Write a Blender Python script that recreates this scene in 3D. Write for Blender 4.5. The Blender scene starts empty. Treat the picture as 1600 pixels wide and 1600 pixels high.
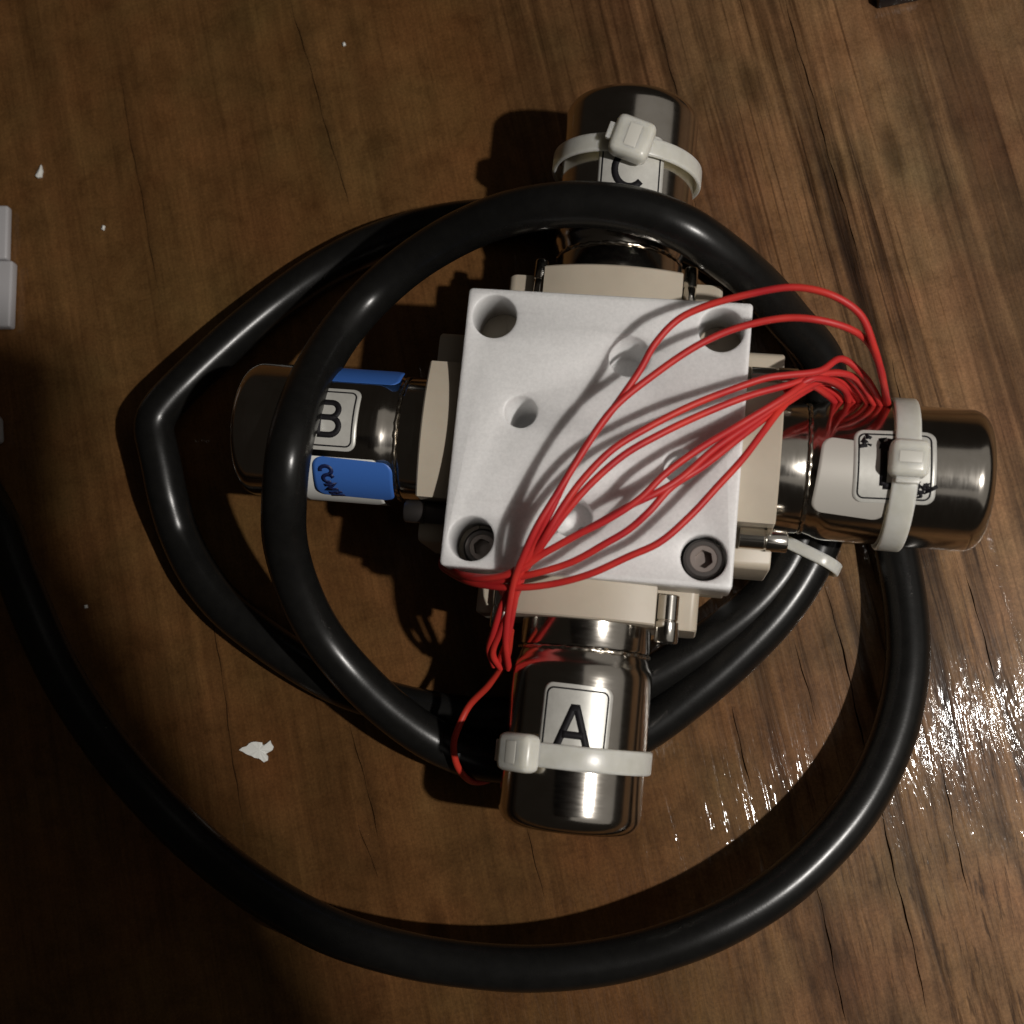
import bpy, bmesh, math, random
from mathutils import Vector, Matrix, Euler, geometry
import numpy as np
U = 0.01                      # the script works in centimetres
random.seed(7)
S = bpy.context.scene
COL = S.collection

# ------------------------------------------------------------------ camera
AX = 2.36                     # height of the cylinder axes above the table
CAM = Vector((1.722, -4.826, 23.784 + AX))
ROT = Euler((0.162, 0.122, 0.100), 'XYZ')
FPX = 2039.0                  # focal length in pixels of the 1600 px frame
cd = bpy.data.cameras.new('camera'); cam = bpy.data.objects.new('camera', cd); COL.objects.link(cam)
cam.location = CAM * U; cam.rotation_euler = ROT
cd.sensor_width = 36; cd.lens = 36 * FPX / 1600
cd.clip_start = 0.005; cd.clip_end = 50
cd.dof.use_dof = True; cd.dof.focus_distance = 0.247; cd.dof.aperture_fstop = 24
S.camera = cam
RM = ROT.to_matrix()
def at(px, py, z):            # the point at height z (cm above the table) that pixel (px, py) of the photograph shows
    d = RM @ Vector(((px - 800) / FPX, -(py - 800) / FPX, -1.0))
    return CAM + d * ((z - CAM.z) / d.z)

# ------------------------------------------------------------------ light
w = bpy.data.worlds.new('World'); S.world = w; w.use_nodes = True
w.node_tree.nodes['Background'].inputs[0].default_value = (1.0, 0.82, 0.65, 1)
w.node_tree.nodes['Background'].inputs[1].default_value = 0.012
L0 = at(920, 700, 0)
LAMP = Vector((L0.x + 0.63 * 50, L0.y - 0.17 * 50, 50.0))
def lamp(name, kind, loc, energy, color, **kw):
    ld = bpy.data.lights.new(name, kind); ld.energy = energy; ld.color = color
    for k, v in kw.items(): setattr(ld, k, v)
    o = bpy.data.objects.new(name, ld); COL.objects.link(o); o.location = Vector(loc) * U
    return o
lamp('table_lamp_bulb', 'POINT', LAMP, 9.6, (1.0, 0.955, 0.90), shadow_soft_size=0.0068)
PC = Vector((41, 2, 47))
pl = lamp('fill_panel', 'AREA', PC, 0.52, (1.0, 0.94, 0.86), shape='RECTANGLE', size=0.84, size_y=0.95)  # unseen panel, added for soft fill and the bright bands on the steel
pl.rotation_euler = Matrix((Vector((PC.z, 0, -PC.x)).normalized(), Vector((0, 1, 0)), Vector((PC.x, 0, PC.z)).normalized())).transposed().to_euler()
S.view_settings.view_transform = 'Standard'; S.view_settings.look = 'None'
S.view_settings.exposure = 0.0; S.view_settings.gamma = 1.0
S.cycles.use_denoising = True
S.cycles.max_bounces = 8; S.cycles.sample_clamp_indirect = 6

# ------------------------------------------------------------------ materials
def mat(name, col, rough=0.5, metal=0.0, **kw):
    m = bpy.data.materials.new(name); m.use_nodes = True
    b = m.node_tree.nodes['Principled BSDF']
    b.inputs['Base Color'].default_value = (*col, 1); b.inputs['Roughness'].default_value = rough
    b.inputs['Metallic'].default_value = metal
    for k, v in kw.items(): b.inputs[k.replace('_', ' ')].default_value = v
    return m
class NT:
    def __init__(s, m): s.t = m.node_tree; s.n = s.t.nodes; s.l = s.t.links; s.b = s.n['Principled BSDF']
    def node(s, typ, **kw):
        x = s.n.new(typ)
        for k, v in kw.items(): setattr(x, k, v)
        return x
    def link(s, a, b): s.l.new(a, b)
    def coords(s, scale=(1, 1, 1), rot=(0, 0, 0), warp=None):
        c = s.node('ShaderNodeTexCoord'); m = s.node('ShaderNodeMapping')
        m.inputs['Scale'].default_value = scale; m.inputs['Rotation'].default_value = rot
        s.link(c.outputs['Object'], m.inputs['Vector']); return m.outputs[0]
    def noise(s, vec, scale, detail=3, rough=0.55, dist=0.0):
        x = s.node('ShaderNodeTexNoise'); x.inputs['Scale'].default_value = scale
        x.inputs['Detail'].default_value = detail; x.inputs['Roughness'].default_value = rough
        x.inputs['Distortion'].default_value = dist
        s.link(vec, x.inputs['Vector']); return x.outputs['Fac']
    def ramp(s, fac, *stops, interp='LINEAR'):
        r = s.node('ShaderNodeValToRGB'); r.color_ramp.interpolation = interp
        e = r.color_ramp.elements
        while len(e) < len(stops): e.new(0.5)
        for k, (p, c) in enumerate(stops):
            e[k].position = p; e[k].color = (*c, 1) if len(c) == 3 else c
        s.link(fac, r.inputs[0]); return r.outputs[0]
    def math(s, op, a, b=None, clamp=False):
        x = s.node('ShaderNodeMath', operation=op, use_clamp=clamp)
        for k, v in enumerate((a, b)):
            if v is None: continue
            if isinstance(v, (int, float)): x.inputs[k].default_value = v
            else: s.link(v, x.inputs[k])
        return x.outputs[0]
    def mix(s, fac, a, b, blend='MIX'):
        x = s.node('ShaderNodeMix', data_type='RGBA', blend_type=blend)
        for k, v in ((0, fac), (6, a), (7, b)):
            if isinstance(v, (int, float)): x.inputs[k].default_value = v
            elif isinstance(v, tuple): x.inputs[k].default_value = (*v, 1)
            else: s.link(v, x.inputs[k])
        return x.outputs[2]
    def bump(s, h, strength, dist, prev=None):
        x = s.node('ShaderNodeBump'); x.inputs['Strength'].default_value = strength; x.inputs['Distance'].default_value = dist
        s.link(h, x.inputs['Height'])
        if prev is not None: s.link(prev, x.inputs['Normal'])
        return x.outputs[0]

GA = math.radians(18.0)                      # the grain runs from upper left to lower right
tx_, ty_ = Vector((math.cos(GA), math.sin(GA), 0)), Vector((-math.sin(GA), math.cos(GA), 0))
def st(px, py):
    p = at(px, py, 0); return p.dot(tx_), p.dot(ty_)
M = {}
# varnished wood; the table mesh has its local Y along the grain
m = mat('varnished_wood', (0.06, 0.03, 0.015), 0.42); M['wood'] = m; n = NT(m)
v_low = n.coords((22, 3.0, 22)); v_str = n.coords((115, 4.0, 115)); v_str2 = n.coords((360, 10.0, 360)); v_fib = n.coords((1500, 70, 1500))
v_pit = n.coords((1500, 420, 1500)); v_iso = n.coords((1, 1, 1)); v_drop = n.coords((460, 66, 460)); v_und = n.coords((260, 36, 260))
v_por = n.coords((1000, 13, 1000)); por = n.noise(v_por, 1.0, 4, 0.6, 0.3)
low = n.noise(v_low, 1.0, 4, 0.6, 0.5); streak = n.noise(v_str, 1.0, 4, 0.6, 0.7); streak2 = n.noise(v_str2, 1.0, 4, 0.65, 0.5); fib = n.noise(v_fib, 1.0, 3, 0.65, 0.2)
blot = n.noise(v_iso, 110, 6, 0.75, 0.3); hue = n.noise(v_iso, 30, 3, 0.6); grit = n.noise(v_iso, 1700, 3, 0.75)
sep = n.node('ShaderNodeSeparateXYZ'); tc = n.node('ShaderNodeTexCoord'); n.link(tc.outputs['Object'], sep.inputs[0])
# plain, flat-sawn and smooth wood on the one side, ribbed late wood on the other
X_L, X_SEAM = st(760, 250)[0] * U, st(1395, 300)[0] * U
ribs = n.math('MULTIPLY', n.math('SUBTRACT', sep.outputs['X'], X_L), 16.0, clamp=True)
tone = n.math('MULTIPLY', n.math('SUBTRACT', n.math('ADD', sep.outputs['X'], n.math('MULTIPLY', low, 0.012)), X_L + 0.004), 22.0, clamp=True)      # light falloff put into the colour, darker left to lighter right
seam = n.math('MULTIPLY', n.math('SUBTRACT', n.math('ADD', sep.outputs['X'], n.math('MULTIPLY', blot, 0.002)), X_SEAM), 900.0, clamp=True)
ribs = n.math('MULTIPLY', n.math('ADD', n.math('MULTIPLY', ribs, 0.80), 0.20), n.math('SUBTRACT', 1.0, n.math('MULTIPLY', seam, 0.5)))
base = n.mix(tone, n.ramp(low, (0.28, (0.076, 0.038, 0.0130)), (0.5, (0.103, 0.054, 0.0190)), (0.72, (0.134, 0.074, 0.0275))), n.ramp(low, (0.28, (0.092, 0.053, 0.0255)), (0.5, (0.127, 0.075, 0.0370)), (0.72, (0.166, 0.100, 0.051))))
col = n.mix(ribs, base, n.mix(1.0, base, n.ramp(streak, (0.41, (0.36, 0.33, 0.31)), (0.48, (0.90, 0.90, 0.90)), (0.57, (1.40, 1.40, 1.36))), 'MULTIPLY'))
col = n.mix(n.math('MULTIPLY', ribs, 1.0), col, n.mix(1.0, col, n.ramp(streak2, (0.34, (0.46, 0.42, 0.38)), (0.47, (1.0, 1.0, 1.0)), (0.66, (1.28, 1.28, 1.25))), 'MULTIPLY'))
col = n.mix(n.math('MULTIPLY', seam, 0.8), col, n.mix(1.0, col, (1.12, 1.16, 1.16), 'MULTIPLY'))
col = n.mix(0.45, col, n.mix(1.0, col, n.ramp(fib, (0.3, (0.72, 0.70, 0.68)), (0.7, (1.25, 1.25, 1.23))), 'MULTIPLY'))
col = n.mix(0.8, col, n.mix(1.0, col, n.ramp(blot, (0.30, (0.58, 0.55, 0.52)), (0.5, (1, 1, 1)), (0.72, (1.30, 1.32, 1.34))), 'MULTIPLY'))
col = n.mix(0.8, col, n.mix(1.0, col, n.ramp(hue, (0.3, (1.20, 0.90, 0.86)), (0.7, (0.96, 1.01, 0.94))), 'MULTIPLY'))
col = n.mix(0.7, col, n.mix(1.0, col, n.ramp(grit, (0.3, (0.66, 0.66, 0.68)), (0.7, (1.3, 1.3, 1.3))), 'MULTIPLY'))
col = n.mix(n.math('MULTIPLY', ribs, 0.85), col, n.mix(1.0, col, n.ramp(por, (0.35, (0.34, 0.31, 0.28)), (0.43, (1, 1, 1))), 'MULTIPLY'))
vor = n.node('ShaderNodeTexVoronoi', feature='F1'); vor.inputs['Scale'].default_value = 1.0     # small knots and pores
n.link(n.coords((40, 15, 40)), vor.inputs['Vector'])
col = n.mix(0.75, col, n.mix(1.0, col, n.ramp(vor.outputs['Distance'], (0.05, (0.34, 0.32, 0.30)), (0.12, (1, 1, 1))), 'MULTIPLY'))
dirt = n.node('ShaderNodeAttribute'); dirt.attribute_name = 'dirt'
col = n.mix(dirt.outputs['Fac'], col, (0.006, 0.004, 0.003))
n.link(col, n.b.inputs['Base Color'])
rel = n.math('ADD', n.math('MULTIPLY', n.math('ADD', streak, n.math('MULTIPLY', streak2, 0.4)), ribs), n.math('MULTIPLY', fib, 0.15))
n.link(n.bump(rel, 0.6, 0.0004), n.b.inputs['Normal'])
drop = n.noise(v_drop, 1.0, 4, 0.65, 0.5); pit = n.noise(v_pit, 1.0, 3, 0.6, 0.4); und = n.noise(v_und, 1.0, 3, 0.55, 0.4)
cz = n.math('ADD', n.math('MULTIPLY', n.math('ADD', n.math('MULTIPLY', streak, 0.9), n.math('MULTIPLY', streak2, 1.0)), ribs), n.math('ADD', n.math('MULTIPLY', und, 0.55), n.math('ADD', n.math('MULTIPLY', drop, 0.24), n.math('MULTIPLY', pit, 0.035))))
n.link(n.bump(cz, 0.95, 0.00060), n.b.inputs['Coat Normal'])
n.link(n.math('MULTIPLY', n.math('SUBTRACT', 1.0, dirt.outputs['Fac'], clamp=True), 0.55), n.b.inputs['Coat Weight'])
n.b.inputs['Coat Roughness'].default_value = 0.08; n.b.inputs['Coat IOR'].default_value = 1.5
n.b.inputs['Specular IOR Level'].default_value = 0.08

m = mat('white_fluoropolymer', (0.74, 0.735, 0.73), 0.42, Subsurface_Weight=1.0, Subsurface_Scale=0.0026, Subsurface_Radius=(1.0, 1.0, 1.0)); M['white'] = m; n = NT(m)
v = n.coords()
c = n.ramp(n.noise(v, 90, 4, 0.6), (0.3, (0.745, 0.74, 0.735)), (0.7, (0.78, 0.775, 0.77)))
c = n.mix(0.22, c, n.mix(1.0, c, n.ramp(n.noise(n.coords((60, 900, 60), (0, 0, 0.5)), 1.0, 3, 0.6), (0.25, (0.80, 0.79, 0.78)), (0.42, (1, 1, 1))), 'MULTIPLY'))
c = n.mix(0.6, c, n.mix(1.0, c, n.ramp(n.noise(v, 1900, 2, 0.6), (0.3, (0.88, 0.88, 0.88)), (0.7, (1.06, 1.06, 1.06))), 'MULTIPLY'))
n.link(c, n.b.inputs['Base Color']); n.link(n.bump(n.noise(v, 2600, 2), 0.25, 0.00004), n.b.inputs['Normal'])
m = mat('beige_plastic', (0.46, 0.39, 0.29), 0.42, Subsurface_Weight=0.05, Subsurface_Scale=0.001); M['beige'] = m; n = NT(m)
v = n.coords(); n.link(n.ramp(n.noise(v, 120, 4), (0.3, (0.44, 0.38, 0.30)), (0.7, (0.50, 0.435, 0.345))), n.b.inputs['Base Color'])
n.link(n.bump(n.noise(v, 2200, 2), 0.2, 0.00004), n.b.inputs['Normal'])
def steel(name, col, rough, scl):
    m = mat(name, col, rough, 1.0); n = NT(m); v = n.coords(scl)
    s_ = n.noise(v, 1.0, 4, 0.6)
    n.link(n.ramp(s_, (0.3, (rough * 0.88,) * 3), (0.7, (rough * 1.15,) * 3)), n.b.inputs['Roughness'])
    sm = n.noise(n.coords(), 160, 4, 0.65)
    n.link(n.mix(1.0, n.ramp(sm, (0.3, (0.86, 0.85, 0.83)), (0.6, (1, 1, 1))), tuple(col), 'MULTIPLY'), n.b.inputs['Base Color'])
    n.link(n.bump(s_, 0.035, 0.00003), n.b.inputs['Normal'])
    return m
M['steel_y'] = steel('brushed_steel', (0.58, 0.545, 0.495), 0.155, (300, 2200, 300))
M['steel_x'] = steel('brushed_steel', (0.58, 0.545, 0.495), 0.155, (2200, 300, 300))
M['bright'] = mat('bright_steel', (0.68, 0.65, 0.60), 0.16, 1.0)
M['weld'] = steel('weld_seam_steel', (0.50, 0.45, 0.38), 0.25, (900, 900, 900))
M['oxide_shade'] = mat('dark_bolt_steel', (0.095, 0.085, 0.08), 0.42, 0.75)
M['socket'] = mat('worn_socket_steel', (0.26, 0.22, 0.20), 0.42, 0.7)
m = mat('nylon', (0.70, 0.685, 0.63), 0.30, Subsurface_Weight=0.9, Subsurface_Scale=0.0025, Subsurface_Radius=(1.0, 0.95, 0.8), Transmission_Weight=0.0); M['nylon'] = m; n = NT(m)
n.link(n.ramp(n.noise(n.coords(), 260, 3), (0.3, (0.56, 0.55, 0.49)), (0.7, (0.65, 0.64, 0.585))), n.b.inputs['Base Color'])
n.link(n.bump(n.noise(n.coords(), 900, 3), 0.2, 0.00006), n.b.inputs['Normal'])
M['nylon_core'] = mat('nylon_slot', (0.58, 0.565, 0.51), 0.4)
m = mat('red_insulation', (0.5, 0.030, 0.022), 0.45, Specular_IOR_Level=0.35); M['red'] = m; n = NT(m)
n.link(n.ramp(n.noise(n.coords(), 130, 3), (0.3, (0.44, 0.018, 0.024)), (0.7, (0.60, 0.040, 0.028))), n.b.inputs['Base Color'])
m = mat('orange_red_insulation', (0.48, 0.034, 0.020), 0.45); M['red2'] = m
m = mat('black_rubber', (0.008, 0.0078, 0.0075), 0.36, Specular_IOR_Level=0.34); M['black'] = m; n = NT(m)
n.link(n.ramp(n.noise(n.coords(), 300, 4), (0.3, (0.25,) * 3), (0.7, (0.30,) * 3)), n.b.inputs['Roughness'])
n.link(n.bump(n.noise(n.coords(), 2200, 2), 0.12, 0.00006, n.bump(n.noise(n.coords(), 110, 2), 0.10, 0.0002)), n.b.inputs['Normal'])
n.link(n.ramp(n.noise(n.coords(), 420, 4), (0.35, (0.007, 0.0068, 0.0064)), (0.75, (0.0095, 0.0092, 0.0086))), n.b.inputs['Base Color'])
m = mat('silver_label', (0.60, 0.585, 0.54), 0.38, 0.25); M['label'] = m; n = NT(m)
n.link(n.ramp(n.noise(n.coords(), 420, 4, 0.7), (0.3, (0.54, 0.53, 0.49)), (0.7, (0.64, 0.63, 0.585))), n.b.inputs['Base Color'])
n.link(n.bump(n.noise(n.coords(), 260, 3), 0.3, 0.0001), n.b.inputs['Normal'])
M['plain'] = mat('grey_sticker', (0.50, 0.475, 0.43), 0.4, 0.15)
M['ink'] = mat('black_ink', (0.012, 0.011, 0.013), 0.6, Specular_IOR_Level=0.2)
M['bluesticker'] = mat('blue_sticker', (0.046, 0.15, 0.50), 0.45)
M['blueink'] = mat('dark_blue_ink', (0.008, 0.016, 0.075), 0.5)
M['paper'] = mat('white_paper', (0.74, 0.74, 0.70), 0.8)
M['connector'] = mat('white_connector_plastic', (0.42, 0.41, 0.42), 0.45)  # base colour darkened for the half shade the connector lies in
M['blackplastic'] = mat('black_plastic', (0.010, 0.010, 0.012), 0.4)
M['glass'] = mat('phone_glass', (0.008, 0.008, 0.010), 0.12)
M['case'] = mat('shadow_flap_black', (0.015, 0.014, 0.014), 0.6)

# ------------------------------------------------------------------ mesh helpers
class MB:
    def __init__(s): s.v = []; s.f = []; s.mi = []
    def add(s, vs, fs, mi=0):
        k = len(s.v); s.v += [Vector(p) for p in vs]; s.f += [tuple(k + i for i in f) for f in fs]; s.mi += [mi] * len(fs)
    def rings(s, rings, mi=0, closed=True, cap0=True, cap1=True, loop=False):
        nn = len(rings[0]); vs = [p for r in rings for p in r]; fs = []
        R_ = len(rings)
        for i in range(R_ if loop else R_ - 1):
            j = (i + 1) % R_
            for k in range(nn if closed else nn - 1):
                l = (k + 1) % nn
                fs.append((i * nn + k, i * nn + l, j * nn + l, j * nn + k))
        if not loop and closed:
            if cap0: fs.append(tuple(range(nn))[::-1])
            if cap1: fs.append(tuple((R_ - 1) * nn + k for k in range(nn)))
        s.add(vs, fs, mi)
    def obj(s, name, mats, parent=None, smooth=True, origin=None, angle=40, bevel=0.0):
        me = bpy.data.meshes.new(name)
        o0 = Vector(origin) if origin is not None else Vector((0, 0, 0))
        me.from_pydata([((p - o0) * U)[:] for p in s.v], [], s.f)
        if not isinstance(mats, (list, tuple)): mats = [mats]
        for m_ in mats: me.materials.append(m_)
        for p, k in zip(me.polygons, s.mi): p.material_index = k
        bm = bmesh.new(); bm.from_mesh(me)
        bmesh.ops.recalc_face_normals(bm, faces=bm.faces)
        if bevel:
            es = [e for e in bm.edges if len(e.link_faces) == 2 and e.calc_face_angle(0) > math.radians(35)]
            bmesh.ops.bevel(bm, geom=es, offset=bevel * U, segments=3, profile=0.5, affect='EDGES', clamp_overlap=True)
        for f in bm.faces: f.smooth = smooth
        for e in bm.edges:
            if len(e.link_faces) == 2: e.smooth = e.calc_face_angle(0) < math.radians(angle)
        bm.to_mesh(me); bm.free(); me.update()
        o = bpy.data.objects.new(name, me); COL.objects.link(o)
        o.location = o0 * U
        if parent is not None:
            o.parent = parent; o.location = (o0 - Vector(parent['_o'])) * U if '_o' in parent else o0 * U
            o['_o'] = tuple(o0)
        else: o['_o'] = tuple(o0)
        return o
def tag(o, label=None, cat=None, group=None, kind=None):
    for k, v in (('label', label), ('category', cat), ('group', group), ('kind', kind)):
        if v: o[k] = v
    return o
def empty(name, loc, label, cat, group=None):
    o = bpy.data.objects.new(name, None); COL.objects.link(o); o.location = Vector(loc) * U; o['_o'] = tuple(loc)
    o.empty_display_size = 0.005
    return tag(o, label, cat, group)
def spline(pts, step=0.12):
    P = [Vector(p) for p in pts]; P = [2 * P[0] - P[1]] + P + [2 * P[-1] - P[-2]]
    out = []
    for i in range(1, len(P) - 2):
        p0, p1, p2, p3 = P[i - 1:i + 3]
        def tj(a, b): return max((b - a).length, 1e-5) ** 0.5
        t1 = tj(p0, p1); t2 = t1 + tj(p1, p2); t3 = t2 + tj(p2, p3)
        nn = max(2, int((p2 - p1).length / step))
        for k in range(nn):
            t = t1 + (t2 - t1) * k / nn
            A1 = p0 * ((t1 - t) / t1) + p1 * (t / t1)
            A2 = p1 * ((t2 - t) / (t2 - t1)) + p2 * ((t - t1) / (t2 - t1))
            A3 = p2 * ((t3 - t) / (t3 - t2)) + p3 * ((t - t2) / (t3 - t2))
            B1 = A1 * ((t2 - t) / t2) + A2 * (t / t2)
            B2 = A2 * ((t3 - t) / (t3 - t1)) + A3 * ((t - t1) / (t3 - t1))
            out.append(B1 * ((t2 - t) / (t2 - t1)) + B2 * ((t - t1) / (t2 - t1)))
    out.append(P[-2]); return out
def tube(mb, pts, r, seg=16, mi=0, round_ends=True):
    T = [(pts[min(i + 1, len(pts) - 1)] - pts[max(i - 1, 0)]).normalized() for i in range(len(pts))]
    up = Vector((0, 0, 1)); nrm = (up - T[0] * up.dot(T[0]))
    if nrm.length < 1e-3: nrm = Vector((1, 0, 0))
    nrm.normalize(); rings = []
    rr = r if callable(r) else (lambda i: r)
    for i, p in enumerate(pts):
        nrm = (nrm - T[i] * nrm.dot(T[i])).normalized(); b = T[i].cross(nrm)
        ra = rr(i)
        rings.append([p + (nrm * math.cos(2 * math.pi * k / seg) + b * math.sin(2 * math.pi * k / seg)) * ra for k in range(seg)])
    mb.rings(rings, mi)
def lathe(mb, prof, fn, seg=64, mi=0, cap0=True, cap1=True):   # prof: (u, r); fn(u, v, z)
    mb.rings([[fn(u, r * math.sin(2 * math.pi * k / seg), r * math.cos(2 * math.pi * k / seg)) for k in range(seg)] for u, r in prof], mi, cap0=cap0, cap1=cap1)
def fillet(prof, seg=6):
    return prof
def arc(cx, cy, rx, ry, a0, a1, n_):
    return [(cx + rx * math.cos(math.radians(a0 + (a1 - a0) * k / n_)), cy + ry * math.sin(math.radians(a0 + (a1 - a0) * k / n_))) for k in range(n_ + 1)]
def rrect(w, h, r, n_=6):
    a, b = w / 2 - r, h / 2 - r
    return arc(a, b, r, r, 0, 90, n_) + arc(-a, b, r, r, 90, 180, n_) + arc(-a, -b, r, r, 180, 270, n_) + arc(a, -b, r, r, 270, 360, n_)

# ------------------------------------------------------------------ the table top (local Y along the grain)
cracks = []                                   # (s, t0, t1, half width, depth): drying cracks and joints along the grain
for a, b, hw, dp in (((1287, 905), (1460, 1600), 0.028, 0.07), ((1276, 1385), (1328, 1610), 0.022, 0.06), ((1142, 1108), (1172, 1225), 0.024, 0.05),
                     ((175, 60), (250, 470), 0.018, 0.03), ((330, 950), (380, 1300), 0.022, 0.035), ((545, 1130), (592, 1310), 0.018, 0.045),
                     ((560, 1290), (590, 1370), 0.02, 0.03), ((450, -10), (548, 335), 0.02, 0.03), ((1222, -10), (1345, 420), 0.022, 0.04),
                     ((1465, 1170), (1520, 1400), 0.02, 0.04), ((1080, 300), (1110, 420), 0.016, 0.03),
                     ((1030, 40), (1062, 170), 0.016, 0.03), ((820, 1290), (850, 1400), 0.016, 0.03),
                     ((1240, 1000), (1275, 1130), 0.018, 0.035), ((1390, 560), (1425, 700), 0.02, 0.03), ((1510, 900), (1560, 1080), 0.02, 0.04)):
    s0, t0 = st(*a); s1, t1 = st(*b)
    cracks.append((s0, t0, s1, t1, hw * 0.6, dp * 0.9))
rows = [-60, -45, -32, -25, -20, -17] + list(np.arange(-15, 14.01, 0.2)) + [16, 19, 24, 32, 45, 60]
cols = [('base', float(x)) for x in np.arange(-19, 14, 0.2)] + [('base', float(x)) for x in (-60, -50, -40, -30, -25, -21, 15, 17, 20, 25, 30, 40, 50, 60)]
def crack_s(c, t):
    s0, t0, s1, t1, hw, dp = c; q = min(1.0, max(0.0, (t - t0) / (t1 - t0)))
    return s0 + (s1 - s0) * q + 0.016 * math.sin(t * 2.3 + s0 * 5) + 0.010 * math.sin(t * 7.7 + s0)
for c in cracks:
    lo, hi = min(c[0], c[2]) - 0.06, max(c[0], c[2]) + 0.06
    cols = [x for x in cols if x[0] != 'base' or not (lo < x[1] < hi)]
for k, c in enumerate(cracks): cols += [('crack', 0.5 * (c[0] + c[2]) + o * 0.002, k, o) for o in (-1, 0, 1)]
cols.sort(key=lambda x: x[1])
NS, NTt = len(cols), len(rows)
SV = np.zeros((NTt, NS)); ZV = np.zeros((NTt, NS)); DV = np.zeros((NTt, NS))
CD = Vector((0.64, -0.768, 0)); C0 = at(1140, 980, 0).dot(CD)
for j, t in enumerate(rows):
    for i, c in enumerate(cols):
        if c[0] == 'base': SV[j, i] = c[1]; continue
        s0, t0, s1, t1, hw, dp = cracks[c[2]]; q = (t - t0) / (t1 - t0)
        fade = max(0.0, min(1.0, min(q, 1 - q) * 7))
        SV[j, i] = crack_s(cracks[c[2]], t) + c[3] * hw * (0.25 + 0.75 * fade) * (0.8 + 0.4 * math.sin(t * 5.1 + c[2]))
        if c[3] == 0: ZV[j, i] = -dp * fade; DV[j, i] = fade
        else: DV[j, i] = 0.25 * fade
    SV[j] = np.maximum.accumulate(SV[j] + np.arange(NS) * 1e-4)
TV = np.tile(np.array(rows, float)[:, None], (1, NS))
crown = np.clip(SV * CD.dot(tx_) + TV * CD.dot(ty_) - C0, 0, None)      # crown added to the board to bring the varnish glint into place
ZV -= np.where(crown < 5.0, 0.5 * 0.021 * crown ** 2, 0.5 * 0.021 * 25 + 0.105 * (crown - 5.0))
tb = MB()
vs = [(SV[j, i], TV[j, i], ZV[j, i]) for j in range(NTt) for i in range(NS)]
fs = [(j * NS + i, j * NS + i + 1, (j + 1) * NS + i + 1, (j + 1) * NS + i) for j in range(NTt - 1) for i in range(NS - 1)]
tb.add(vs, fs)
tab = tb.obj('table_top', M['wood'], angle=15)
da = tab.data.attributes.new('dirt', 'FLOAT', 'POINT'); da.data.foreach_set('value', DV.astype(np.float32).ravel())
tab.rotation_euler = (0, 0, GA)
tag(tab, 'dark reddish brown varnished wooden table top with drying cracks', kind='structure')

# ------------------------------------------------------------------ valve assembly
ZT, R_ = 1.716, 1.273
root = empty('valve_block', (0, 0, 0), 'white square plastic valve block with four steel cylinders bolted on through beige flanges', 'valve block')
def Z(p): return Vector((p[0], p[1], p[2] + AX))
ARM = {'A': lambda u, v, z: Z((v, -u, z)), 'C': lambda u, v, z: Z((v, u, z)), 'R': lambda u, v, z: Z((u, v, z)), 'B': lambda u, v, z: Z((-u, v, z))}

def plate():
    mb = MB(); b = 0.035; half = 2.5
    hc = half - 0.505; N = 40
    holes = []
    for sx, sy in ((-1, 1), (1, 1), (1, -1), (-1, -1)): holes.append((sx * hc, sy * hc, 0.395, 0.03, 1.15, 0, 0, None))
    holes.append((0.441, 1.42, 0.36, 0.035, 1.0, -0.06, -0.10, None))
    holes.append((-1.357, 0.30, 0.285, 0.035, 1.10, 0.02, -0.05, None))
    holes.append((1.485, -0.463, 0.30, 0.035, 0.9, 0, 0, None))
    holes.append((-0.283, -1.491, 0.34, 0.035, 0.50, 0.0, 0.0, (0.15, -0.16, 0.085)))
    def circ(cx, cy, r, z): return [Vector((cx + r * math.cos(2 * math.pi * k / N), cy + r * math.sin(2 * math.pi * k / N), z + AX)) for k in range(N)]
    def outl(inset, z): return [Vector((x, y, z + AX)) for x, y in rrect(2 * (half - inset), 2 * (half - inset), 0.07, 4)]
    zb = ZT - 1.15
    loops = [outl(b, ZT)] + [circ(h[0], h[1], h[2] + h[3], ZT) for h in holes]
    flat = [p for l in loops for p in l]
    mb.add(flat, [tuple(t) for t in geometry.tessellate_polygon(loops)])
    lower = [outl(0, zb)] + [circ(h[0], h[1], h[2], zb) for h in holes[:4]]
    mb.add([p for l in lower for p in l], [tuple(t) for t in geometry.tessellate_polygon(lower)])
    mb.rings([outl(b, ZT), outl(b * 0.3, ZT - b * 0.3), outl(0, ZT - b), outl(0, zb)], cap0=False, cap1=False)
    for x, y, r, ch, d, dx, dy, pilot in holes:
        rg = [circ(x, y, r + ch, ZT), circ(x, y, r + ch * 0.35, ZT - ch * 0.3), circ(x, y, r, ZT - ch), circ(x + dx, y + dy, r * (0.93 if d < 1.14 else 1), ZT - d)]
        mb.rings(rg, cap0=False, cap1=False)
        if d < 1.14:
            if pilot:
                px, py, pr = pilot
                mb.rings([rg[-1], circ(x + px, y + py, pr, ZT - d), circ(x + px, y + py, pr, ZT - d - 0.5)], cap0=False)
            else:
                mb.rings([rg[-1], circ(x + dx, y + dy, r * 0.5, ZT - d - 0.03)], cap0=False)
    o = mb.obj('plate', M['white'], root, angle=50)
    # weld doubled rims so that shading is continuous
    bm = bmesh.new(); bm.from_mesh(o.data); bmesh.ops.remove_doubles(bm, verts=bm.verts, dist=1e-6)
    bmesh.ops.recalc_face_normals(bm, faces=bm.faces); bm.to_mesh(o.data); bm.free()
    return o
plate()
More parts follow.
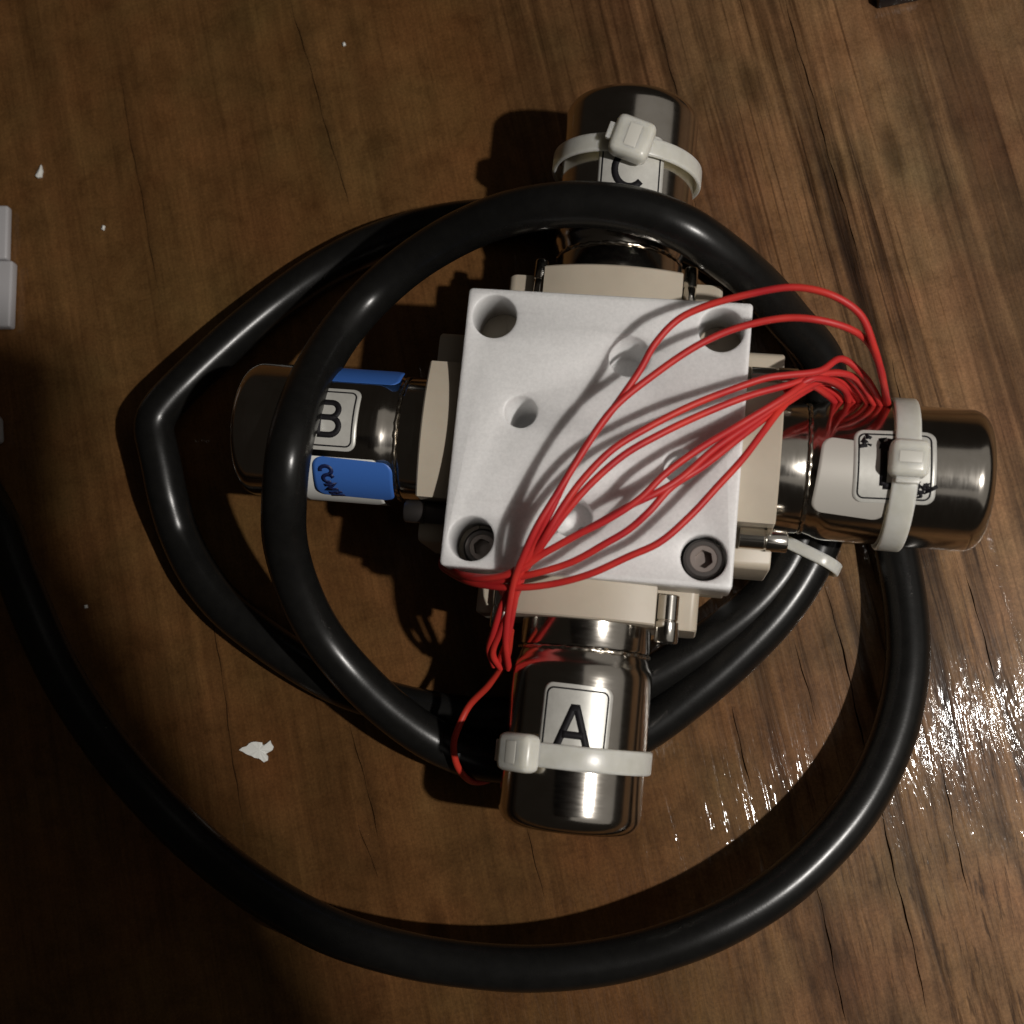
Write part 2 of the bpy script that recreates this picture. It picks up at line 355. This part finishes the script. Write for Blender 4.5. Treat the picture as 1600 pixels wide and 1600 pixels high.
def box(mb, x0, x1, y0, y1, z0, z1, mi=0, f=lambda x, y, z: Vector((x, y, z))):
    vs = [f(x, y, z) for x in (x0, x1) for y in (y0, y1) for z in (z0, z1)]
    mb.add(vs, [(0, 1, 3, 2), (4, 6, 7, 5), (0, 4, 5, 1), (2, 3, 7, 6), (0, 2, 6, 4), (1, 5, 7, 3)], mi)
mb = MB(); box(mb, -2.42, 2.42, -2.42, 2.42, AX - 0.75, AX + ZT - 1.155); mb.obj('core', M['beige'], root, bevel=0.03)
mb = MB(); box(mb, -2.2, 2.2, -2.2, 2.2, 0.01, AX - 0.755); mb.obj('base_plate', M['white'], root, bevel=0.04)
def bolt(x, y, ztop, parent):
    mb = MB(); N = 36
    def ring(r, z): return [Z((x + r * math.cos(2 * math.pi * k / N), y + r * math.sin(2 * math.pi * k / N), z)) for k in range(N)]
    def hexr(r, z):
        out = []
        for k in range(N):
            a = 2 * math.pi * k / N + 0.3; q = (a % (math.pi / 3)) - math.pi / 6
            rr = r * math.cos(math.pi / 6) / math.cos(q); out.append(Z((x + rr * math.cos(a - 0.3), y + rr * math.sin(a - 0.3), z)))
        return out
    mb.rings([ring(0.335, ztop - 0.6), ring(0.35, ztop - 0.09), ring(0.335, ztop - 0.04), ring(0.30, ztop), ring(0.235, ztop)], cap0=False, cap1=False)
    mb.rings([ring(0.235, ztop), ring(0.225, ztop - 0.02), hexr(0.165, ztop - 0.022)], mi=1, cap0=False, cap1=False)
    mb.rings([hexr(0.165, ztop - 0.022), hexr(0.155, ztop - 0.22)], mi=1, cap0=False)
    mb.obj('bolt', [M['oxide_shade'], M['socket']], parent, origin=Z((x, y, ztop)))
bolt(1.995, -1.995, ZT - 0.16, root)
bolt(-1.93, -2.03, ZT - 0.85, root)

def flange_outline():
    top = [(x, y) for x, y in arc(0, -1.973, 3.41, 3.41, 68.5, 111.5, 16)]       # the crown
    pts = top + [(-1.25, 0.60)] + arc(-1.84, 0.46, 0.14, 0.14, 90, 180, 4)
    pts += arc(-1.70, -1.15, 0.28, 0.28, 180, 270, 5) + arc(1.70, -1.15, 0.28, 0.28, 270, 360, 5) + arc(1.84, 0.46, 0.14, 0.14, 0, 90, 4)
    pts += [(1.25, 0.60)]
    out = []
    for p in pts:
        if not out or (Vector(p) - Vector(out[-1])).length > 1e-4: out.append(p)
    return out
FO = flange_outline()
can_prof = [(3.0, 1.185), (3.60, 1.185), (3.635, 1.17), (3.65, 1.13), (3.70, 1.13), (3.72, 1.16), (3.80, 1.185), (3.86, 1.20), (3.92, 1.228), (3.99, 1.252), (4.07, 1.267), (4.16, R_)]
can_prof += [(4.6, R_), (5.2, R_), (5.8, R_), (6.3, R_), (6.50, R_)] + [(6.842 - 0.34 + 0.34 * math.sin(math.radians(a)), R_ - 0.34 + 0.34 * math.cos(math.radians(a))) for a in range(10, 91, 10)]
can_prof += [(6.842, 0.7), (6.83, 0.66), (6.83, 0.0001)]
cans = {}
for key in 'ACRB':
    f = ARM[key]; st_m = M['steel_y'] if key in 'AC' else M['steel_x']
    mb = MB(); ub, ue = 2.06, 3.172; bb = 0.03
    inset = lambda k: [(x * (1 - k / 2.0), y * (1 - k / 1.45)) for x, y in FO]
    mb.rings([[f(ub, x, y) for x, y in FO], [f(ue - bb, x, y) for x, y in FO], [f(ue, x, y) for x, y in inset(bb)]])
    fl = mb.obj('flange', M['beige'], root, origin=f(2.6, 0, 0), angle=32)
    for sv in ((-1, 1) if key != 'B' else (-1,)):
        mb = MB(); sr = 0.6 if key == 'C' else 1.0
        g = (lambda u, v, z, sv=sv, f=f: f(u, sv * (1.46 - 0.2 * (1 - sr)) + v * sr, 0.70 + z * sr))
        lathe(mb, [(2.58, 0.0001), (2.58, 0.17), (2.60, 0.195), (3.02, 0.195), (3.035, 0.18), (3.05, 0.18), (3.065, 0.21), (3.40, 0.21), (3.43, 0.185), (3.43, 0.0001)], g, 28, cap0=False, cap1=False)
        mb.obj('screw', M['oxide_shade'] if key == 'B' else M['bright'], fl, origin=g(3.0, 0, 0))  # screw on B in dark steel, standing in for the shade there
    mb = MB(); lathe(mb, can_prof, f, 96, cap0=True, cap1=False)
    c = mb.obj('steel_cylinder', st_m, root, origin=f(5, 0, 0), angle=35); cans[key] = c
    mb = MB()                                          # weld bead in the neck groove
    rings = []
    for k in range(120):
        a = 2 * math.pi * k / 120; rr = 1.165 + 0.012 * math.sin(k * 2.1) + 0.01 * math.sin(k * 0.7)
        rings.append([f(3.685 + 0.035 * math.cos(q) + 0.008 * math.sin(k * 1.3), (rr + 0.03 * math.sin(q)) * math.sin(a), (rr + 0.03 * math.sin(q)) * math.cos(a)) for q in np.linspace(0, 2 * math.pi, 8, endpoint=False)])
    mb.rings(rings, loop=True); mb.obj('weld_bead', M['weld'], c, origin=f(3.685, 0, 0))

# ---- printed labels, wrapped round the cylinders
def wrap(key, c0, v0, off, rot=0.0):
    ca, sa = math.cos(rot), math.sin(rot)
    def g(tx, ty, o=0.0):
        tx, ty = tx * ca - ty * sa, tx * sa + ty * ca
        r = R_ + off + o
        if key in 'AC':
            a = (v0 + tx) / R_; return Z((r * math.sin(a), c0 + ty, r * math.cos(a)))
        a = (v0 + ty) / R_; return Z((c0 + tx, r * math.sin(a), r * math.cos(a)))
    return g
def patch(mb, g, w_, h_, r, mi=0, o=0.0, ny=22, nx=22):
    rows_ = []
    for j in range(ny + 1):
        y = -h_ / 2 + h_ * (0.5 - 0.5 * math.cos(math.pi * j / ny)); q = max(0.0, abs(y) - (h_ / 2 - r))
        hw = w_ / 2 - (r - math.sqrt(max(0.0, r * r - q * q)))
        rows_.append([g(-hw + 2 * hw * i / nx, y, o) for i in range(nx + 1)])
    nn = nx + 1
    top = [p for r_ in rows_ for p in r_]
    mb.add(top, [(j * nn + i, j * nn + i + 1, (j + 1) * nn + i + 1, (j + 1) * nn + i) for j in range(ny) for i in range(nx)], mi)
    edge = [g0 for g0 in rows_[0]] + [rows_[j][-1] for j in range(1, ny + 1)] + rows_[ny][::-1][1:] + [rows_[j][0] for j in range(ny - 1, 0, -1)]
    cen = Z((0, 0, 0)) if False else None
    return edge
def stroke(mb, g, pts, wd, mi, o, closed=False):
    P = [Vector((*p, 0)) for p in pts]; Q = []
    nseg = len(P) if closed else len(P) - 1
    for i in range(nseg):
        a, b = P[i], P[(i + 1) % len(P)]; k = max(1, int((b - a).length / 0.05))
        Q += [a + (b - a) * j / k for j in range(k)]
    if not closed: Q.append(P[-1])
    nn = len(Q); L, Rr = [], []
    for i in range(nn):
        a = Q[(i - 1) % nn] if closed or i else Q[i]; b = Q[(i + 1) % nn] if closed or i < nn - 1 else Q[i]
        d1 = (Q[i] - a); d2 = (b - Q[i])
        if d1.length < 1e-9: d1 = d2
        if d2.length < 1e-9: d2 = d1
        d1.normalize(); d2.normalize(); t = (d1 + d2)
        t = t.normalized() if t.length > 1e-6 else d2
        nr = Vector((-t.y, t.x, 0)); k = min(2.0, 1 / max(0.4, abs(nr.dot(Vector((-d2.y, d2.x, 0))))))
        L.append(Q[i] + nr * wd / 2 * k); Rr.append(Q[i] - nr * wd / 2 * k)
    vs = [g(p.x, p.y, o) for p in L] + [g(p.x, p.y, o) for p in Rr]
    fs = [(i, (i + 1) % nn, nn + (i + 1) % nn, nn + i) for i in range(nn if closed else nn - 1)]
    mb.add(vs, fs, mi)
GLY = {'A': [[(-0.27, -0.37), (-0.03, 0.33), (0.03, 0.33), (0.27, -0.37)], [(-0.18, -0.13), (0.18, -0.13)]],
       'B': [[(-0.20, -0.37), (-0.20, 0.33), (0.04, 0.33)] + arc(0.04, 0.165, 0.17, 0.165, 90, -90, 10)[1:] + [(-0.20, 0.0)],
             [(0.04, 0.0)] + arc(0.05, -0.185, 0.20, 0.185, 90, -90, 10)[1:] + [(-0.20, -0.37)]],
       'C': [arc(0, 0, 0.28, 0.35, 42, 318, 22)],
       'D': [[(-0.22, -0.36), (-0.22, 0.34), (0.0, 0.34)] + arc(0.0, -0.01, 0.28, 0.35, 90, -90, 16)[1:] + [(-0.22, -0.36)]]}
def letter_label(key, ch, px, py, w_, h_, scale=1.0, rot=0.0, dxy=(0, 0), scuff=False):
    p = at(px, py, AX + 1.24); 
    if key in 'AC': c0, v0 = p.y, R_ * math.asin(max(-1, min(1, p.x / R_)))
    else: c0, v0 = p.x, R_ * math.asin(max(-1, min(1, p.y / R_)))
    g = wrap(key, c0, v0, 0.012, rot); mb = MB()
    patch(mb, g, w_, h_, 0.17)
    b = rrect(w_ - 0.17, h_ - 0.17, 0.11, 5); stroke(mb, g, b, 0.028, 1, 0.006, True)
    for s_ in GLY[ch]: stroke(mb, g, [(x * scale + dxy[0], y * scale + dxy[1]) for x, y in s_], 0.125 * scale, 1, 0.007)
    if scuff:
        rg = np.random.RandomState(5)
        for bx, by, bw in ((-0.25, h_ / 2 - 0.24, 0.75), (0.42, -h_ / 2 + 0.25, 0.30)):
            for k in range(16):
                x0 = bx + bw * (rg.rand() - 0.5); y0 = by + 0.16 * (rg.rand() - 0.5)
                stroke(mb, g, [(x0, y0), (x0 + 0.13 * (rg.rand() - 0.3), y0 + 0.14 * (rg.rand() - 0.5)), (x0 + 0.2 * (rg.rand() - 0.2), y0 + 0.1 * (rg.rand() - 0.5))], 0.03 + 0.045 * rg.rand(), 1, 0.008 + 0.0003 * k)
    o = mb.obj('label', [M['label'], M['ink']], cans[key], origin=g(0, 0), angle=180)
    sol = o.modifiers.new('thickness', 'SOLIDIFY'); sol.thickness = 0.00010; sol.offset = -1; sol.use_rim = True
    return o
letter_label('A', 'A', 898, 1137, 1.24, 1.46, 1.0, math.radians(-1.0), (-0.02, 0.0))
letter_label('C', 'C', 986, 266, 1.24, 1.40, 0.98, math.radians(1.0), (-0.02, 0.02))
letter_label('B', 'B', 505, 652, 1.30, 1.20, 0.86, math.radians(0), (0.10, 0.0))
letter_label('R', 'D', 1398, 729, 1.38, 1.30, 0.95, math.radians(2.0), (0.02, 0.0), True)
def plain_sticker(key, px, py, w_, h_, m_, rot=0.0, zoff=0.008, r=0.2, name='sticker', marks=None, v_arc=None, mb_extra=None):
    p = at(px, py, AX + 1.1)
    c0, v0 = p.x, (R_ * math.asin(max(-0.999, min(0.999, p.y / R_))) if v_arc is None else v_arc)
    g = wrap(key, c0, v0, zoff, rot); mb = MB(); patch(mb, g, w_, h_, r)
    if marks:
        for s_ in marks: stroke(mb, g, s_, 0.075, 1, 0.006)
    o = mb.obj(name, [m_, M['blueink']], cans[key], origin=g(0, 0), angle=180)
    sol = o.modifiers.new('thickness', 'SOLIDIFY'); sol.thickness = 0.00006; sol.offset = -1
    return o
plain_sticker('R', 1333, 752, 1.26, 1.38, M['plain'], math.radians(-5), 0.005, 0.20)
plain_sticker('B', 556, 590, 1.6, 0.62, M['bluesticker'], 0, 0.013, 0.16, v_arc=1.16)
mk = [arc(-0.50, 0.20, 0.11, 0.09, -60, 200, 10), arc(-0.46, 0.02, 0.10, 0.09, 20, 300, 10), [(-0.56, -0.16), (-0.36, -0.10), (-0.52, -0.28), (-0.30, -0.24)],
      [(-0.50, -0.38), (-0.24, -0.32)], [(-0.46, -0.46), (-0.20, -0.42)], [(-0.36, -0.33), (-0.32, -0.46)]]
plain_sticker('B', 545, 748, 1.50, 0.94, M['bluesticker'], math.radians(-2), 0.016, 0.2, marks=mk, v_arc=-1.16)
plain_sticker('B', 518, 770, 1.56, 1.75, M['paper'], 0, 0.004, 0.12, v_arc=-1.55)

# ------------------------------------------------------------------ cable ties
def tie(key, label, px, py, rx, ang_head, hw, hl, yaw=0.0, dv=0.0, dz=0.0, band_w=0.42, lean=0.0, tail=True, headrot=0.0):
    f0 = ARM[key]; sgn = -1 if key in 'AB' else 1
    pc = at(px, py, AX + 1.3); u0 = sgn * (pc.y if key in 'AC' else pc.x)
    def f(u, v, z): return f0(u0 + u + lean * v, v + dv, z + dz)
    t = empty('cable_tie', f(0, 0, -rx), label, 'cable tie', 'white nylon cable ties')
    mb = MB(); th = 0.042; N = 96; rings = []
    sec = rrect(band_w, 2 * th, 0.045, 3)
    for k in range(N):
        a = 2 * math.pi * k / N; rr = rx + 0.012 * math.sin(3 * a + px)
        rings.append([f(x, (rr + y) * math.sin(a), (rr + y) * math.cos(a)) for x, y in sec])
    mb.rings(rings, loop=True); mb.obj('band', M['nylon'], t, origin=f(0, 0, rx), angle=50)
    a = math.radians(ang_head); er = Vector((0, math.sin(a), math.cos(a))); et = Vector((0, math.cos(a), -math.sin(a)))
    cr, sr = math.cos(headrot), math.sin(headrot)
    def h(x, y, z):                                  # x along the axis, y along the band, z outward
        x, y = x * cr - y * sr, x * sr + y * cr
        q = et * y + er * (rx + z); return f(x, q.y, q.z)
    mb = MB(); box(mb, -hw / 2, hw / 2, -hl / 2, hl / 2, -0.05, 0.36, f=h)
    hd = mb.obj('head', M['nylon'], t, origin=h(0, 0, 0.2), bevel=0.14)
    mb = MB(); box(mb, -hw * 0.30, hw * 0.30, -hl * 0.16, hl * 0.16, 0.26, 0.367, f=h)
    mb.obj('pawl', M['nylon_core'], hd, origin=h(0, 0, 0.4), bevel=0.02)
    if tail:
        mb = MB(); box(mb, -band_w * 0.45, band_w * 0.45, -hl / 2 - 0.10, -hl / 2 + 0.1, 0.13, 0.24, f=h)
        mb.obj('cut_tail', M['nylon'], hd, origin=h(0, -hl / 2, 0.2), bevel=0.02)
    return t
tie('A', 'white cable tie round the cylinder lettered A, head at its left', 915, 1187, 1.335, -36, 0.66, 0.76)
tie('C', 'white cable tie round the cylinder lettered C, head over its letter', 990, 228, 1.385, 6, 0.76, 0.74, dv=-0.02, dz=0.05, band_w=0.36, headrot=0.25, lean=-0.04)
tie('R', 'white cable tie round the cylinder at the right, head over a smudged label', 1417, 722, 1.345, 0, 0.66, 0.66, band_w=0.44, lean=0.03)

# ------------------------------------------------------------------ the black cable
W = lambda L: [at(*q) for q in L]
outer = [(-190, 520, .9), (-110, 640, 1.0), (-50, 735, 1.1), (-5, 810, 1.2), (28, 900, 1.3), (86, 1037, 1.4), (152, 1145, 1.5), (225, 1236, 1.6), (319, 1328, 1.6), (412, 1398, 1.65), (525, 1459, 1.7), (640, 1493, 1.7), (745, 1509, 1.7),
         (850, 1513, 1.7), (970, 1498, 1.65), (1100, 1457, 1.6), (1200, 1402, 1.45), (1280, 1334, 1.25), (1350, 1247, 1.05), (1397, 1145, .85), (1418, 1040, .7), (1416, 960, .58), (1405, 885, .50), (1385, 800, .44), (1345, 700, .44), (1296, 610, .55),
         (1262, 545, .5), (1222, 490, .45), (1170, 440, .43), (1110, 396, .42), (1040, 364, .42), (950, 344, .42), (850, 338, .42), (770, 341, .42), (695, 349, .42), (625, 366, .42), (560, 392, .42), (500, 425, .42), (440, 467, .48), (385, 511, .60), (330, 560, .74), (288, 600, .85), (260, 629, .90), (244, 652, .91), (241, 672, .90), (246, 698, .88), (252, 726, .82), (262, 775, .7), (280, 835, .45), (312, 898, .45), (350, 946, .45), (398, 986, .45), (470, 1036, .45), (545, 1076, .45), (620, 1100, .45), (690, 1115, .45), (770, 1122, .44), (860, 1115, .44), (950, 1090, .44),
         (1045, 1042, .45), (1125, 990, .45), (1185, 940, .45), (1232, 880, .45), (1262, 800, .45), (1275, 700, .45), (1290, 620, .75), (1285, 566, 1.0), (1232, 498, 1.9), (1185, 445, 2.8), (1130, 399, 3.5), (1070, 358, 3.95), (1000, 331, 4.08), (925, 320, 4.08), (860, 322, 4.0),
         (784, 337, 3.65), (710, 368, 3.15), (640, 412, 2.7), (580, 464, 2.5), (530, 522, 2.7), (493, 582, 3.2), (466, 645, 3.8), (450, 712, 4.08), (444, 780, 3.8), (446, 850, 3.15), (468, 925, 2.5), (500, 988, 2.0), (545, 1046, 1.65), (605, 1105, 1.4), (670, 1152, 1.15), (735, 1182, .85),
         (810, 1192, .55), (880, 1186, .44), (950, 1168, .44), (1010, 1138, .44), (1085, 1082, .45), (1150, 1026, .46), (1220, 952, .47), (1262, 888, .47), (1290, 820, .46), (1310, 740, .45)]
pts = spline(W(outer), 0.10)
mb = MB(); tube(mb, pts, lambda i: 0.415 * (1 + 0.010 * math.sin(i * 0.021) + 0.007 * math.sin(i * 0.093 + 1) + 0.004 * math.sin(i * 0.37)), 24)
cab = tag(mb.obj('black_cable', M['black'], angle=70, origin=at(850, 1512, 0)), 'thick black rubber cable coiled over and under the steel cylinders', 'cable')
# tie round the two strands beside the cylinder at the right
ta, tbb = at(1232, 880, .45), at(1264, 888, .47)
e2 = (at(1308, 890, .46) - at(1240, 857, .46)).normalized(); e1 = Vector((e2.y, -e2.x, 0))
mid = at(1250, 863, .46)
t = empty('cable_tie', mid - Vector((0, 0, .46)), 'narrow white cable tie binding the black cable strands below the right cylinder', 'cable tie', 'white nylon cable ties')
mb = MB(); rings = []
path = [(0.36 + 0.44 * math.cos(q), 0.0 + 0.45 * math.sin(q)) for q in np.linspace(-math.pi / 2, math.pi / 2, 14)] + [(-0.36 + 0.44 * math.cos(q), 0.45 * math.sin(q)) for q in np.linspace(math.pi / 2, 3 * math.pi / 2, 14)]
for i, (a, b) in enumerate(path):
    nn = Vector((a - math.copysign(0.36, a), b)).normalized()
    rings.append([mid + e2 * (a + nn.x * y) + Vector((0, 0, 1)) * (b + nn.y * y) + e1 * x for x, y in rrect(0.24, 0.09, 0.035, 3)])
mb.rings(rings, loop=True); mb.obj('band', M['nylon'], t, origin=mid, angle=50)

# ------------------------------------------------------------------ red wires
G = 'thin red wires looped over the white block'
def wire(name_label, pts_, r=0.061, m_='red'):
    rg = np.random.RandomState(len(name_label)); p = spline(W([(x + rg.uniform(-1.6, 1.6), y + rg.uniform(-1.6, 1.6), z + 0.21) if 2 < i < len(pts_) - 3 else (x, y, z + (0.21 if z > 1.2 else 0)) for i, (x, y, z) in enumerate(pts_)]), 0.06); mb_ = MB(); tube(mb_, p, r, 10)
    o = mb_.obj('red_wire', M[m_], angle=80, origin=p[0]); tag(o, name_label, 'wire', G); return o
wire('red wire arching highest above the upper right corner of the white plate',
     [(1392, 645, 2.2), (1386, 625, 3.0), (1381, 600, 3.8), (1368, 545, 4.6), (1344, 492, 5.0), (1300, 461, 5.2), (1240, 450, 5.2), (1170, 460, 5.1), (1100, 478, 5.0), (1060, 500, 4.95), (1025, 535, 4.95), (998, 580, 4.95), (965, 628, 4.95), (930, 678, 5.0), (898, 725, 5.0), (868, 775, 4.95), (840, 825, 4.85), (818, 868, 4.6), (803, 905, 4.3), (795, 950, 3.8), (790, 1000, 3.2), (795, 1045, 2.5)])
wire('red wire crossing the upper right bolt hole of the white plate',
     [(1388, 645, 2.2), (1384, 625, 2.9), (1377, 580, 3.8), (1360, 537, 4.5), (1330, 516, 4.8), (1280, 501, 5.0), (1225, 498, 5.0), (1150, 512, 4.95), (1090, 541, 4.95), (1020, 585, 4.95), (960, 636, 5.0), (920, 690, 5.0), (888, 745, 4.95), (858, 800, 4.85), (834, 850, 4.6), (813, 893, 4.3), (802, 950, 3.75), (792, 1000, 3.1), (778, 1040, 2.4)])
wire('upper red wire of the close pair bowed across the middle of the white plate',
     [(1380, 648, 2.2), (1372, 622, 3.0), (1348, 585, 3.7), (1314, 562, 4.0), (1280, 578, 4.2), (1230, 586, 4.4), (1200, 590, 4.5), (1150, 605, 4.6), (1080, 633, 4.8), (1010, 668, 4.9), (958, 703, 4.95), (912, 750, 4.95), (880, 792, 4.9), (850, 840, 4.75), (825, 882, 4.3), (805, 930, 3.9), (785, 980, 3.4), (770, 1022, 2.8), (782, 1044, 2.4)])
wire('lower red wire of the close pair bowed across the middle of the white plate',
     [(1370, 648, 2.2), (1362, 625, 2.9), (1332, 588, 3.6), (1290, 585, 3.9), (1230, 600, 4.2), (1170, 618, 4.4), (1100, 646, 4.6), (1030, 678, 4.8), (975, 710, 4.85), (920, 757, 4.85), (886, 800, 4.8), (850, 850, 4.6), (818, 895, 4.1), (788, 935, 3.8), (772, 985, 3.3), (764, 1015, 2.8), (772, 1040, 2.4)])
low_end = [(800, 895, 4.3), (745, 902, 3.9), (708, 894, 3.2), (695, 876, 2.6), (715, 840, 2.35), (760, 800, 2.3)]
wire('red wire running straight from the tangle at the right to the small pilot hole',
     [(1362, 648, 2.2), (1350, 620, 2.9), (1315, 583, 3.6), (1270, 592, 4.0), (1225, 620, 4.3), (1150, 666, 4.5), (1090, 703, 4.7), (1040, 741, 4.8), (1000, 777, 4.8), (950, 812, 4.75), (900, 836, 4.65), (850, 864, 4.5)] + low_end)
wire('red wire under the straight one, crossing the hole at the right of the plate',
     [(1350, 648, 2.2), (1335, 612, 2.9), (1300, 592, 3.5), (1250, 610, 4.0), (1190, 652, 4.3), (1120, 698, 4.55), (1062, 746, 4.7), (1030, 768, 4.75), (985, 790, 4.75), (940, 815, 4.7), (880, 846, 4.6), (835, 872, 4.45), (785, 898, 4.2), (728, 899, 3.7), (703, 888, 3.0), (700, 865, 2.5), (730, 830, 2.3)])
wire('red wire splitting off toward the lower edge of the plate between two others',
     [(1340, 648, 2.2), (1328, 615, 2.8), (1290, 598, 3.4), (1230, 628, 4.0), (1160, 682, 4.4), (1100, 727, 4.6), (1048, 760, 4.7), (1016, 798, 4.75), (982, 828, 4.7), (945, 850, 4.65), (892, 877, 4.5), (829, 897, 4.3), (770, 906, 3.9), (722, 902, 3.3), (700, 888, 2.7), (712, 850, 2.35), (740, 820, 2.3)])
wire('lowest red wire sagging toward the bolt at the lower right corner of the plate',
     [(1325, 646, 2.2), (1306, 615, 2.9), (1262, 602, 3.6), (1222, 638, 4.1), (1190, 676, 4.35), (1160, 716, 4.5), (1120, 761, 4.6), (1080, 806, 4.65), (1030, 846, 4.65), (980, 871, 4.6), (920, 897, 4.5), (860, 912, 4.3), (800, 918, 4.1), (742, 910, 3.6), (708, 897, 3.0), (690, 880, 2.5), (705, 850, 2.3)])
wire('short loop of red wire curling down beside the steel neck of the right cylinder',
     [(1225, 612, 3.9), (1250, 600, 3.9), (1270, 603, 3.7), (1288, 614, 3.3), (1302, 626, 2.8), (1310, 645, 2.2)])
wire('second short loop of red wire tucked against the shoulder of the right cylinder',
     [(1240, 606, 4.1), (1268, 592, 4.1), (1295, 594, 3.8), (1317, 606, 3.3), (1325, 622, 2.8), (1322, 645, 2.2)])
wire('loose orange red wire curling over the black cable beside the cylinder lettered A',
     [(798, 985, 3.0), (790, 1032, 2.4), (764, 1070, 2.0), (733, 1104, 1.75), (715, 1135, 1.7), (708, 1162, 1.6), (713, 1190, 1.35), (727, 1212, 1.0), (748, 1222, .6), (775, 1214, .35), (800, 1200, .2)], 0.066, 'red2')

# ------------------------------------------------------------------ odds and ends on the table
def scrap(name, label, cat, px_pts, h=0.03, m_='paper', group=None):
    if len(px_pts) > 8: px_pts = [q for a, b in zip(px_pts, px_pts[1:] + px_pts[:1]) for q in (a, ((a[0] + b[0]) / 2 + random.uniform(-1.8, 1.8), (a[1] + b[1]) / 2 + random.uniform(-1.8, 1.8)))]
    mb_ = MB(); P = [at(x, y, 0) for x, y in px_pts]
    c = sum(P, Vector()) / len(P)
    low_ = [p + Vector((0, 0, 0.006)) for p in P]
    top_ = [p + Vector((0, 0, 0.006 + h * (0.7 + 0.6 * random.random()))) for p in P]
    n_ = len(P); mb_.add(low_ + top_ + [c + Vector((0, 0, h * 1.5 + 0.01))], [(i, (i + 1) % n_, n_ + (i + 1) % n_, n_ + i) for i in range(n_)] + [(n_ + i, n_ + (i + 1) % n_, 2 * n_) for i in range(n_)] + [tuple(range(n_))[::-1]])
    return tag(mb_.obj(name, M[m_], origin=(c.x, c.y, 0), smooth=False), label, cat, group)
scrap('paper_scrap', 'torn white paper scrap on the table inside the outer cable loop', 'paper scrap',
      [(374, 1172), (386, 1166), (393, 1160), (402, 1159), (410, 1160), (414, 1166), (419, 1163), (423, 1157), (428, 1167), (423, 1174), (416, 1178), (419, 1188), (413, 1191), (405, 1185), (394, 1181), (384, 1177)])
scrap('crumb', 'white crumb above the white connector at the left edge of the table', 'crumb', [(57, 276), (62, 266), (66, 259), (68, 268), (66, 278), (60, 279)], 0.05, group='white crumbs on the table')
scrap('crumb', 'tiny crumb on bare wood, second nearest the white connector', 'crumb', [(159, 359), (162, 353), (165, 354), (163, 361)], 0.04, group='white crumbs on the table')
scrap('crumb', 'tiny white speck just inside the outer cable loop, left of the kink', 'crumb', [(133, 946), (137, 945), (138, 950), (134, 951)], 0.04, group='white crumbs on the table')
scrap('crumb', 'tiny pale speck on bare wood left of the cylinder lettered C', 'crumb', [(535, 68), (539, 67), (541, 71), (537, 73)], 0.04, group='white crumbs on the table')
t = empty('connector', at(-60, 415, 0), 'stepped white plastic connector lying at the left edge', 'connector')
def pxbox(x0, x1, y0, y1, z0, z1, name, m_, parent, bevel=0.06, skew=0):
    mb_ = MB(); b = [at(x0, y0, z1), at(x1 + skew, y0, z1), at(x1, y1, z1), at(x0, y1, z1)]
    low_ = [Vector((p.x, p.y, z0)) for p in b]
    mb_.add(low_ + b, [(0, 1, 2, 3), (4, 5, 6, 7), (0, 1, 5, 4), (1, 2, 6, 5), (2, 3, 7, 6), (3, 0, 4, 7)])
    return mb_.obj(name, M[m_], parent, origin=low_[0], bevel=bevel)
pxbox(-140, 10, 320, 404, 0.02, 0.25, 'housing', 'connector', t, skew=2)
pxbox(-140, 15, 406, 510, 0.02, 0.3, 'collar', 'connector', t, skew=4)
pxbox(-120, -4, 645, 690, 0.02, 0.4, 'strain_relief', 'connector', t, skew=-2, bevel=0.12)
mb = MB(); b = [at(1374, 1, .35), at(1440, -12, .35), at(1580, -230, .35), at(1330, -180, .35)]; low_ = [Vector((p.x, p.y, 0.01)) for p in b]
mb.add(low_ + b, [(0, 1, 2, 3), (4, 5, 6, 7), (0, 1, 5, 4), (1, 2, 6, 5), (2, 3, 7, 6), (3, 0, 4, 7)])
tag(mb.obj('box', M['blackplastic'], origin=low_[0], bevel=0.04), 'corner of a black plastic box at the upper edge of the table', 'box')

# ------------------------------------------------------------------ the phone that takes the picture: unseen, with an added flap, outlined to shade the lower left
ZP = CAM.z + 0.9
def cast(px, py, z=ZP):      # where something at height z must be for its shadow to fall on that spot of the table
    p = at(px, py, 0); return p + (LAMP - p) * (z / LAMP.z)
def slab(name, poly, z0, z1, m_, parent, bevel):
    mb_ = MB(); b = [cast(x, y) for x, y in poly]; n_ = len(b)
    mb_.add([Vector((p.x, p.y, z0)) for p in b] + [Vector((p.x, p.y, z1)) for p in b], [tuple(range(n_))[::-1], tuple(range(n_, 2 * n_))] + [(i, (i + 1) % n_, n_ + (i + 1) % n_, n_ + i) for i in range(n_)])
    return mb_.obj(name, M[m_], parent, origin=(b[0].x, b[0].y, z0), bevel=bevel)
ph = empty('phone', Vector((CAM.x, CAM.y, ZP)), 'black phone held flat above the table, outside the picture, with an added flap to cast shade', 'phone')
cor = [(126 - 70 + 70 * math.cos(math.radians(a)), 595 - 70 * math.sin(math.radians(a))) for a in (0, 22, 45, 67, 90)]
slab('body', [(-2700, 560), (-2700, 1950), (126, 1950)] + cor, ZP, ZP + 0.8, 'glass', ph, 0.05)
slab('shadow_flap', [(100, 840), (130, 880), (250, 1110), (410, 1395), (560, 1660), (800, 2080), (100, 2080)], ZP - 0.25, ZP - 0.02, 'case', ph, 0.04)  # added flap, stands in for the hand in the oblique shadow edge

for o in bpy.data.objects:
    if '_o' in o: del o['_o']
